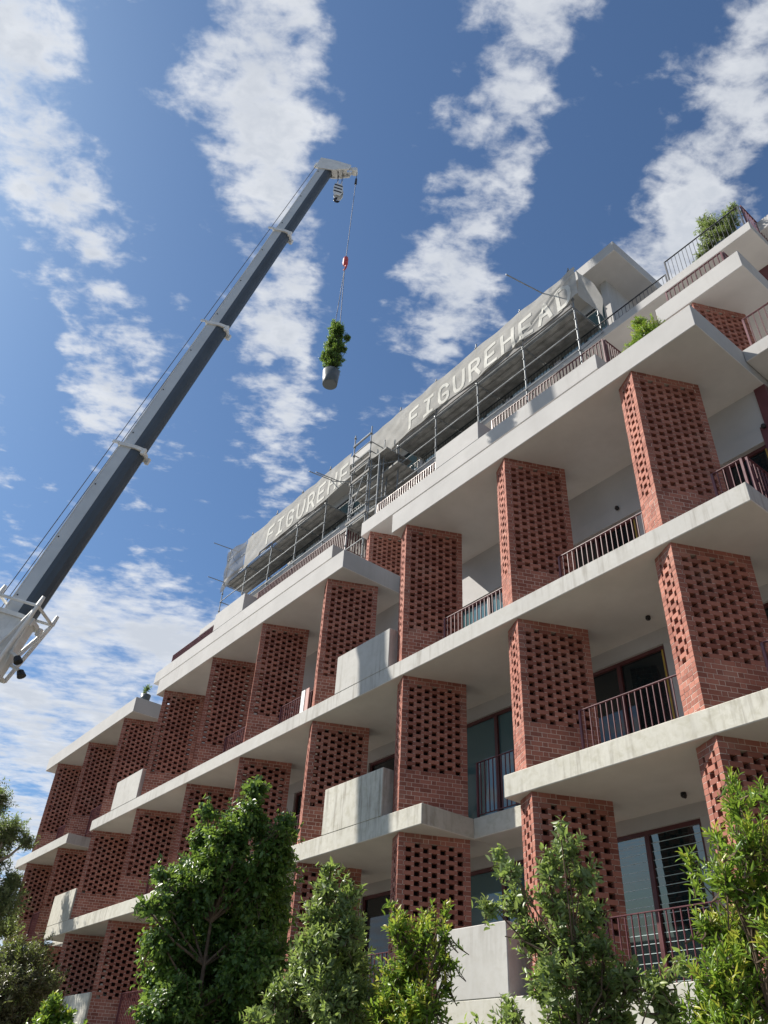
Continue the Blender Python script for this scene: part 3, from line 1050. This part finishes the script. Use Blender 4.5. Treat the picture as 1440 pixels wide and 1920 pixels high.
# stair tower in the notch
TX = (-19.50, -20.64); TY = (13.6, 14.95)
for i, x in enumerate(TX):
    standard(x, TY[0], R5T, 22.55 + .25 * i)
    standard(x, TY[1], R5T if i else L6T, 22.3)
for z in (16.9, 18.0, 18.5, 19.0, 20.0, 20.72, 21.2, 21.7):
    bar((TX[0], TY[0] - .03, z), (TX[1], TY[0] - .03, z)); bar((TX[0], TY[1], z), (TX[1], TY[1], z))
    for x in TX:
        bar((x, TY[0], z + .02), (x, TY[1], z + .02), 'transom')
bar((TX[0], TY[0] - .03, 22.15), (TX[1], TY[0] - .03, 22.15), 'ledger', 0.045)
for z, xr in ((18.0, -19.0), (20.72, -18.5), (20.0, -18.2)):
    for k in range(5):
        y0 = TY[0] + 0.05 + k * 0.26
        if z == 20.0:
            y0 += 0.35
        dk = MB().box(-21.2, xr, y0, y0 + 0.235, z + .03, z + .075)
        dk.box(-21.2, xr, y0, y0 + .02, z - .01, z + .0295); dk.box(-21.2, xr, y0 + .215, y0 + .235, z - .01, z + .0295)
        dk.build('deck_plank', 'galv_old', SCF)
    MB().box(-20.7, -19.4, TY[0] - .07, TY[0] - .045, z + .08, z + .18).build('toe_board', 'ply', SCF)
bar((TX[1], TY[0] - .05, 18.1), (TX[0], TY[0] - .05, 20.6), 'brace'); bar((TX[0], TY[0] + .1, 13.0), (TX[1], TY[0] + .1, 16.8), 'brace')
bar((TX[1] - .5, TY[0] - .6, 20.3), (TX[0] + .3, TY[1], 20.1), 'putlog'); bar((TX[0], TY[0] - .06, 18.6), (-18.3, YA, 18.7), 'ledger'); bar((TX[0], TY[0] - .06, 20.3), (-18.3, YA, 20.35), 'ledger')
bar((TX[0] + .55, TY[0] + .3, 17.0), (TX[0] + .55, TY[0] + .3, 21.6), 'standard'); bar((TX[1] - .6, TY[0] + .5, 17.0), (TX[1] - .6, TY[0] + .5, 21.9), 'standard')
lad = MB()
for dy in (0, 0.36):
    lad.tube((-19.25, TY[0] + .25 + dy, 17.1), (-19.15, TY[0] + .32 + dy, 20.9), 0.03, None, 8)
for k in range(13):
    z = 17.3 + .28 * k
    lad.tube((-19.25 + .1 * (z - 17.1) / 3.8, TY[0] + .25 + .07 * (z - 17.1) / 3.8, z), (-19.25 + .1 * (z - 17.1) / 3.8, TY[0] + .61 + .07 * (z - 17.1) / 3.8, z), 0.018, None, 6)
lad.build('ladder', 'galv', SCF)
lad2 = MB()
for dy in (0, .5):
    lad2.tube((-19.45 + dy, TY[0] + .08, 16.9), (-19.45 + dy, TY[0] + .08, 20.7), 0.028, None, 8)
for k in range(7):
    lad2.tube((-19.45, TY[0] + .08, 17.2 + .5 * k), (-18.95, TY[0] + .08, 17.2 + .5 * k), 0.022, None, 6)
lad2.build('ladder', 'galv', SCF)


# ------------------------------------------------------------------ mesh banners
def cloth_y(x, z, seed, zt, zb):
    """folds: sag between the ties plus diagonal creases"""
    f = (zt - z) / max(.1, zt - zb)
    w = 0.022 * math.sin(x * 1.4 + seed) * (0.3 + f) + 0.008 * math.sin(x * 6.3 + z * 4.0 + seed * 2)
    w += 0.018 * math.sin((x + z * 1.4) * 3.4 + seed * 3) * math.sin(x * .9 + seed) + 0.004 * math.sin((x * .6 - z) * 9.0 + seed)
    d = (x + 11.2) - (z - 22.0) * 2.1
    w -= 0.045 * math.exp(-(d / 0.16) ** 2) * (1 if seed < 2 else 0) - 0.035 * math.exp(-((d - .35) / 0.14) ** 2) * (1 if seed < 2 else 0)
    return YA - 0.12 - w


def banner(label, x0, x1, ztop, zbot, seed, letters, lx0, pitch, xcut=None):
    cx = (x0 + x1) / 2
    rt = thing('mesh_banner', label, 'banner', (cx, YA - .12, zbot(cx)), 'mesh banners on the scaffolding')
    nx = int((x1 - x0) / 0.04); nz = 32
    vs = []; fs = []
    for i in range(nx + 1):
        x = x0 + (x1 - x0) * i / nx
        zt, zb = ztop(x), zbot(x)
        for k in range(nz + 1):
            z = zb + (zt - zb) * k / nz
            vs.append((x, cloth_y(x, z, seed, zt, zb), z))
    for i in range(nx):
        for k in range(nz):
            a = i * (nz + 1) + k
            fs.append((a, a + nz + 1, a + nz + 2, a + 1))
    cl = MB().add(vs, fs).build('cloth', 'mesh_cloth', rt, smooth=True)
    # lettering, drawn as strokes that follow the folds
    G = {
        'F': [[(0, 0), (0, 1), (.92, 1)], [(0, .54), (.72, .54)]],
        'I': [[(.5, 0), (.5, 1)], [(.08, 1), (.92, 1)], [(.08, 0), (.92, 0)]],
        'G': [[(.95, .82), (.8, .96), (.5, 1), (.2, .95), (.03, .75), (0, .5), (.03, .25), (.2, .05), (.5, 0), (.8, .05), (.95, .2), (.95, .46), (.5, .46)]],
        'U': [[(0, 1), (0, .25), (.12, .06), (.4, 0), (.6, 0), (.88, .06), (1, .25), (1, 1)]],
        'R': [[(0, 0), (0, 1), (.65, 1), (.9, .92), (.98, .75), (.9, .58), (.65, .5), (0, .5)], [(.55, .5), (1, 0)]],
        'E': [[(.95, 1), (0, 1), (0, 0), (.95, 0)], [(0, .52), (.75, .52)]],
        'H': [[(0, 0), (0, 1)], [(1, 0), (1, 1)], [(0, .52), (1, .52)]],
        'A': [[(0, 0), (.5, 1), (1, 0)], [(.2, .34), (.8, .34)]],
        'D': [[(0, 0), (0, 1), (.55, 1), (.85, .9), (1, .65), (1, .35), (.85, .1), (.55, 0), (0, 0)]],
    }
    LW, LH, Z0, ST = 0.50, 0.84, 21.54, 0.072
    for i, chh in enumerate(letters):
        mb = MB()
        ox = lx0 + i * pitch + ST
        for pl in G[chh]:
            pts = []
            for (a, b), (c, d) in zip(pl[:-1], pl[1:]):
                n = max(2, int(math.hypot((c - a) * LW, (d - b) * LH) / 0.05))
                pts += [((a + (c - a) * k / n), (b + (d - b) * k / n)) for k in range(n)]
            pts.append(pl[-1])
            P = [(ox + a * LW, Z0 + b * LH) for a, b in pts]
            ring = []
            for k in range(len(P)):
                a = P[max(0, k - 1)]; b = P[min(len(P) - 1, k + 1)]
                dx, dz = b[0] - a[0], b[1] - a[1]; L = math.hypot(dx, dz) or 1
                ex = 0
                if k == 0: ex = -ST
                if k == len(P) - 1: ex = ST
                px_, pz_ = P[k][0] + dx / L * ex, P[k][1] + dz / L * ex
                nx_, nz_ = -dz / L * ST, dx / L * ST
                ring.append(((px_ + nx_, pz_ + nz_), (px_ - nx_, pz_ - nz_)))
            base = len(mb.v)
            for l, r in ring:
                for q in (l, r):
                    x = min(max(q[0], x0), x1); z = q[1]
                    mb.v.append((x, cloth_y(x, z, seed, ztop(x), zbot(x)) - 0.014, z))
            for k in range(len(ring) - 1):
                mb.f.append((base + 2 * k, base + 2 * k + 1, base + 2 * k + 3, base + 2 * k + 2)); mb.mi.append(0)
        mb.build('letter', 'letter_white', cl, smooth=True)
    return rt


def sag(x, z0, ties, amt):
    for a, b in zip(ties[:-1], ties[1:]):
        lo, hi = min(a, b), max(a, b)
        if lo <= x <= hi:
            f = (x - lo) / (hi - lo)
            return z0 - amt * 4 * f * (1 - f)
    return z0


banner('grey mesh banner lettered FIGUREHEAD in full along the scaffold', -20.3, -9.30,
       lambda x: sag(x, 22.98, FR[:5] + [-20.3], 0.05), lambda x: 21.42 + 0.06 * math.sin(x * 1.9) - (0.22 if x < -17.9 else 0) * min(1, (-17.9 - x) / 1.0 if x < -17.9 else 0) + (.12 if x > -10 else 0),
       0.6, 'FIGUREHEAD', -17.80, 0.845)
banner('grey mesh banner lettered FIGUREHE, its end cut off at the scaffold stair tower', -30.45, -21.75,
       lambda x: sag(x, 22.95, [-21.7] + FR[5:9] + [-30.5], 0.05), lambda x: 21.36 + 0.06 * math.sin(x * 1.7 + 1) - (0.22 if x < -29 else 0),
       2.3, 'FIGUREHE', -28.37, 0.845)
# thin dark end sheet round the left return
es = MB(); n1, n2 = 24, 16; vs = []; fs = []
for i in range(n1 + 1):
    f = i / n1
    p = Vector((-30.5 - 2.1 * f, YA - .1 + .05 * math.sin(f * 9), 0))
    for k in range(n2 + 1):
        z = (21.25 - .55 * f) + (22.95 + .25 * f - (21.25 - .55 * f)) * k / n2
        vs.append((p.x, p.y + .03 * math.sin(z * 6 + f * 5), z))
for i in range(n1):
    for k in range(n2):
        a = i * (n2 + 1) + k; fs.append((a, a + n2 + 1, a + n2 + 2, a + 1))
sh = es.add(vs, fs).build('mesh_sheet', 'mesh_cloth_thin', smooth=True)
sh['label'] = 'thin dark mesh sheet closing the far end of the scaffold'; sh['category'] = 'mesh sheet'
es = MB(); vs = []; fs = []
for i in range(n1 + 1):
    f = i / n1
    for k in range(n2 + 1):
        g_ = k / n2
        z = (21.55 - .35 * f) + (22.98 - (21.55 - .35 * f)) * g_
        vs.append((-9.29 + .05 * math.sin(f * 6 + z * 4), YA - .08 + 1.25 * f, z - .25 * f * g_))
for i in range(n1):
    for k in range(n2):
        a = i * (n2 + 1) + k; fs.append((a, a + n2 + 1, a + n2 + 2, a + 1))
sh = es.add(vs, fs).build('mesh_sheet', 'mesh_cloth', smooth=True)
sh['label'] = 'grey mesh sheet wrapping the scaffold corner under the roof overhang'; sh['category'] = 'mesh sheet'

# ------------------------------------------------------------------ mobile crane
A = Vector(at(24, 1180, 24.4)); B = Vector(at(617, 315, 39.5))
AX = (B - A).normalized()
foot = A + AX * ((-0.2 - A.z) / AX.z)
CR = thing('mobile_crane', 'white and grey telescopic mobile crane boom rising over the building', 'crane', (foot.x, foot.y, GZ))
SD = AX.cross(Vector((0, 0, 1))).normalized()
UPB = SD.cross(AX).normalized()
if UPB.z < 0:
    SD, UPB = -SD, -UPB
LB = (B - foot).length


def bp(t, s=0.0, u=0.0):
    return foot + AX * t + SD * s + UPB * u


def tpar(x, y):
    """distance along the boom whose picture position is nearest to a pixel"""
    r = Vector(ray(x, y)); w0 = foot
    b = AX.dot(r); d1 = AX.dot(w0); e = r.dot(w0)
    return (b * e - d1) / (1 - b * b)


CT = [tpar(38, 1165), tpar(250, 848), tpar(410, 620), tpar(528, 441), LB]
SEG = [(-0.4, CT[0], 1.00, 0.70), (CT[0] - .2, CT[1], 0.78, 0.56), (CT[1] - .2, CT[2], 0.71, 0.50), (CT[2] - .2, CT[3], 0.64, 0.45), (CT[3] - .2, CT[4], 0.58, 0.40)]
for i, (t0, t1, h, w) in enumerate(SEG):
    up = [(-w / 2, h * .5), (w / 2, h * .5), (w / 2, -h * .02), (-w / 2, -h * .02)]
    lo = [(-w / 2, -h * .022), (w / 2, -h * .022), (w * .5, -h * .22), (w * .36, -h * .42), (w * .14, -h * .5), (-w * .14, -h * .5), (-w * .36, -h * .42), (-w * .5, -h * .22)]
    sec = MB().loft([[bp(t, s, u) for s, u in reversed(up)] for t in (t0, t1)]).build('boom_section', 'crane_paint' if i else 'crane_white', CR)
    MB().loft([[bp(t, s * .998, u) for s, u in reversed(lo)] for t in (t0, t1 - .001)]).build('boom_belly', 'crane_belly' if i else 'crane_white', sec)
    MB().frame_box(bp(t0 + .1, -w / 2 - .012, h * .5 + .001), AX * (t1 - t0 - .2), SD * (w + .024), UPB * .03).build('top_plate', 'crane_white', sec)
    bolts = MB()
    t = t0 + .8
    while t < t1 - .3:
        for s in (-1, 1):
            bolts.tube(bp(t, s * (w / 2), h * .40), bp(t, s * (w / 2 + .02), h * .40), 0.022, None, 6)
        t += 2.1
    bolts.build('bolt', 'black', sec, kind='stuff')
    if i < 4:
        c = MB(); e = 0.07
        prof = [(-w / 2 - e, h * .5 + e), (w / 2 + e, h * .5 + e), (w / 2 + e, -h * .2), (w * .40 + e, -h * .44 - e * .5), (w * .16, -h * .5 - e), (-w * .16, -h * .5 - e), (-w * .40 - e, -h * .44 - e * .5), (-w / 2 - e, -h * .2)]
        c.loft([[bp(t, s, u) for s, u in reversed(prof)] for t in (t1 - .06, t1 + .06)])
        for s in (-1, 1):
            c.frame_box(bp(t1 - .04, s * (w / 2 + e) - .02, h * .5 + e - .02), AX * .10, SD * .04, UPB * .22)
            c.frame_box(bp(t1 - .16, s * (w * .42) - .05, -h * .5 - e - .05), AX * .22, SD * .10, UPB * .12)
        c.build('collar', 'crane_white', sec)
# boom head with sheaves
hd = MB()
fwd = Vector((-UPB.x, -UPB.y, 0)).normalized()
for s in (-.20, .20):
    p = [bp(LB - .5, s, .45), bp(LB + .35, s, .50), bp(LB + .30, s, -.15), bp(LB + .10, s, -1.05), bp(LB - .22, s, -1.05), bp(LB - .5, s, -.4)]
    q = [v + SD * .05 for v in p]
    hd.loft([p, q])
hd.tube(bp(LB + .15, -.22, .38), bp(LB + .15, .22, .38), .12, None, 12)
hd.tube(bp(LB - .02, -.22, -.75), bp(LB - .02, .22, -.75), .13, None, 12)
hd.frame_box(bp(LB - .45, -.2, -.55), AX * .6, SD * .4, UPB * .25)
hd.frame_box(bp(LB - .35, -.24, -.72), AX * .28, SD * .5, UPB * .14)
hd.frame_box(bp(LB - .1, -.06, .48), AX * .3, SD * .12, UPB * .22)
hdo = hd.build('boom_head', 'crane_white', CR)
for s in (-.12, 0, .12):
    c = MB().tube(bp(LB + .12, s - .025, -.50), bp(LB + .12, s + .025, -.50), .24, None, 18); c.build('sheave', 'crane_paint', hdo)
jb = MB()
for s in (-.1, .1):
    jb.frame_box(bp(LB - .10, s - .02, -.9), AX * .22, SD * .04, -UPB * .4)
jb.tube(bp(LB + .02, -.14, -1.24), bp(LB + .02, .14, -1.24), .13, None, 14)
jb.build('runner_sheave', 'crane_white', CR)
# ropes
TIP = bp(LB - .02, 0, -1.36)
PLZ = None
ry = ray(645, 495); tline = (TIP.x * ry[0] + TIP.y * ry[1]) / (ry[0] ** 2 + ry[1] ** 2)
HZ = tline * ry[2]
ry2 = ray(621, 722); t2 = (TIP.x * ry2[0] + TIP.y * ry2[1]) / (ry2[0] ** 2 + ry2[1] ** 2)
PZ0 = t2 * ry2[2]
MB().tube(TIP, (TIP.x, TIP.y, HZ + .35), 0.012, None, 6).build('hoist_rope', 'rope', CR)
MB().tube((TIP.x, TIP.y, TIP.z - .55), (TIP.x, TIP.y, TIP.z - .95), .045, .06, 8).build('limit_weight', 'black', CR)
for u in (.95, .72):
    MB().tube(bp(-.2, .05, u + .1), bp(LB + .1, .05, u - .35), 0.013, None, 6).build('hoist_rope', 'rope', CR)
# red overhaul ball and hook
hk = MB().lathe([(.03, .50), (.09, .46), (.105, .36), (.105, .05), (.08, -.02), (.03, -.06)], (TIP.x, TIP.y, HZ - .05), 16).build('overhaul_weight', 'hook_red', CR)
hp = [(TIP.x + .10 * math.sin(a) * (1 if k else 1), TIP.y, HZ - .24 + .10 * math.cos(a)) for k, a in enumerate([i * 4.4 / 10 for i in range(11)])]
MB().path(hp, [.035] * 9 + [.025, .012], 8).build('hook', 'hook_red', CR)
# main block hanging under the head
mbp = bp(LB - .05, 0, -.62) - Vector((0, 0, 1.75))
blk = MB()
w_, d_ = .24, .13
for s in (-d_, d_ - .04):
    ring = [(-w_, .22), (-w_ * .7, .42), (w_ * .7, .42), (w_, .22), (w_, -.22), (w_ * .6, -.46), (-w_ * .6, -.46), (-w_, -.22)]
    p = [mbp + SD * s + UPB * a * .9 + Vector((0, 0, b)) for a, b in ring]
    q = [v + SD * .04 for v in p]
    blk.loft([p, q], 0)
blk.tube(mbp + SD * -.08, mbp + SD * .08, .2, None, 16, 1)
blo = blk.build('hook_block', ['crane_white', 'black'], CR)
for k in range(3):
    st = MB()
    for s in (-d_ - .004, d_ + .001):
        o_ = mbp + SD * s + UPB * (-.19) + Vector((0, 0, -.30 + .24 * k))
        st.frame_box(o_, UPB * .38 + Vector((0, 0, .10)), Vector((0, 0, .10)), SD * .003)
    st.build('warning_stripe', 'black', blo)
hp = [tuple(mbp + Vector((0, 0, -.55)) + UPB * (.12 * math.sin(a)) + Vector((0, 0, -.12 + .12 * math.cos(a)))) for a in [i * 4.4 / 10 for i in range(11)]]
MB().path(hp, [.05] * 9 + [.035, .015], 8).build('hook', 'black', blo)
for s, u in ((-.1, -.5), (.1, -.5), (-.1, -.72), (.1, -.72)):
    MB().tube(bp(LB - .05, s, u), mbp + SD * s + UPB * (u + .6) * .8 + Vector((0, 0, .35)), .011, None, 5).build('hoist_rope', 'rope', CR)
# lattice fly-jib brackets at the end of the base section
fr = MB()
t0 = CT[0]
hw, hh = .54, .62
ring0 = [bp(t0 + .35, s * hw, u * hh) for s, u in ((-1, 1), (1, 1), (1, -1), (-1, -1))]
ring1 = [bp(t0 - 1.6, s * hw * .72, u * hh * .72) for s, u in ((-1, 1), (1, 1), (1, -1), (-1, -1))]
for i in range(4):
    fr.tube(ring0[i], ring0[(i + 1) % 4], .045, None, 8)
    fr.tube(ring0[i], ring1[i], .055, None, 8)
    fr.tube(ring0[i], (ring1[i] + ring1[(i + 1) % 4]) / 2, .035, None, 8)
    fr.tube(ring0[(i + 1) % 4], (ring1[i] + ring1[(i + 1) % 4]) / 2, .035, None, 8)
    fr.tube(ring1[i], ring1[(i + 1) % 4], .05, None, 8)
    fr.tube(ring0[i], ring0[i] + AX * .30, .07, .05, 8)
fr.build('jib_frame', 'crane_white', CR)
for k, (x, y) in enumerate(((14, 1237), (26, 1262))):
    t = tpar(x, y)
    c = bp(t, .25 - .3 * k, -.78 - .12 * k)
    lm = MB().tube(c, c - UPB * .12 - AX * .12, .09, .12, 12)
    lm.build('work_lamp', 'black', CR)
    MB().tube(bp(t + .1, .2 - .3 * k, -.5), c, .05, None, 8).build('lamp_bracket', 'crane_white', CR)
# carrier on the street
hx = Vector((1, 0, 0)); fx, fy = foot.x, foot.y
ch = MB().box(fx - 5.5, fx + 5.0, fy - 1.25, fy + 1.25, GZ + .75, GZ + 1.35)
ch.box(fx - 2.0, fx + 2.0, fy - 1.1, fy + 1.1, GZ + 1.35, GZ + 1.6)
o = ch.build('chassis', 'crane_white', CR); bevel(o, .05)
o = MB().box(fx - 6.6, fx - 4.6, fy - 1.2, fy + 1.2, GZ + .6, GZ + 2.6).build('cab', 'crane_white', CR); bevel(o, .15, 3)
for s in (-1, 1):
    for k, dx in enumerate((-4.6, -3.0, 1.6, 3.2)):
        MB().tube((fx + dx, fy + s * .85, GZ + .6), (fx + dx, fy + s * 1.25, GZ + .6), .6, None, 24).build('wheel', 'rubber', CR)
tt = MB().lathe([(.9, 0), (.9, .3)], (fx, fy, GZ + 1.6), 24).build('turntable', 'crane_paint', CR)
for s in (-1, 1):
    MB().box(fx - 1.3, fx + .6, fy + s * .75 - .08, fy + s * .75 + .08, GZ + 1.9, GZ + 3.0).build('boom_cradle', 'crane_white', CR)
MB().tube((fx + .9, fy + .2, GZ + 2.0), bp(6.0, 0, -.62), .14, .12, 12).build('luffing_ram', 'galv', CR)

# ------------------------------------------------------------------ hanging potted tree
px0, py0 = TIP.x, TIP.y
ppm = F_PX / np.linalg.norm([px0, py0, PZ0])
PR = 16.0 / ppm
PH = PR * 2.1
ph = potted('hanging_potted_tree', 'leafy potted tree in a grey tapered pot hanging from the crane hook', (px0, py0, PZ0), PR, PH,
            [(0, 0, PH + PR * 1.0, PR * 1.15, PR * 1.3), (PR * .1, 0, PH + PR * 2.9, PR * 1.45, PR * 1.6), (-PR * .1, 0, PH + PR * 5.0, PR * 1.35, PR * 1.7),
             (PR * .1, 0, PH + PR * 7.0, PR * 1.2, PR * 1.6), (-PR * .2, 0, PH + PR * 8.4, PR * .85, PR * 1.2), (PR * 1.1, PR * .6, PH + PR * 3.6, PR * .62, PR * .6), (PR * 1.15, PR * .9, PH + PR * 5.8, PR * .62, PR * .55), (-PR * .9, -PR * .6, PH + PR * 3.0, PR * .8, PR * 1.0)],
            0.055, 0.5, 'leaf_dark', 2600, nleaf=13, tw=.15, stem_r=.02, tipp=.35, gap=.25)
for s in (-1, 1):
    e = Vector((px0 + s * PR * .75, py0 + s * PR * .2, PZ0 + PH * .98))
    MB().tube(e, (px0, py0, HZ - .34), .012, None, 6).build('sling', 'rope', ph)
MB().box(px0 - PR * .85, px0 + PR * .85, py0 - .02, py0 + .02, PZ0 + PH * .90, PZ0 + PH * .93).build('lifting_bar', 'galv', ph)
MB().lathe([(PR * .86, 0), (PR * .86, .02)], (px0, py0, PZ0 + PH * .89), 24).build('soil', 'soil', ph)

# odd boards leaning by a brick pier on the balcony
def yhit(x, y, Y):
    r = ray(x, y); return r * (Y / r[1])
for nm, lab, xa, xb, mt in (('leaning_board', 'white board standing behind the slab edge beside a brick pier', 564.5, 570.5, 'white_paint'),
                            ('leaning_board', 'pinkish board standing next to the white board by the brick pier', 572.5, 578.0, 'pink_board')):
    p, q = yhit(xa, 1310, 10.45), yhit(xb, 1310, 10.45)
    o = MB().box(p[0], q[0], 10.45, 10.48, S4T, S4T + .98).build(nm, mt)
    o['label'] = lab; o['category'] = 'board'
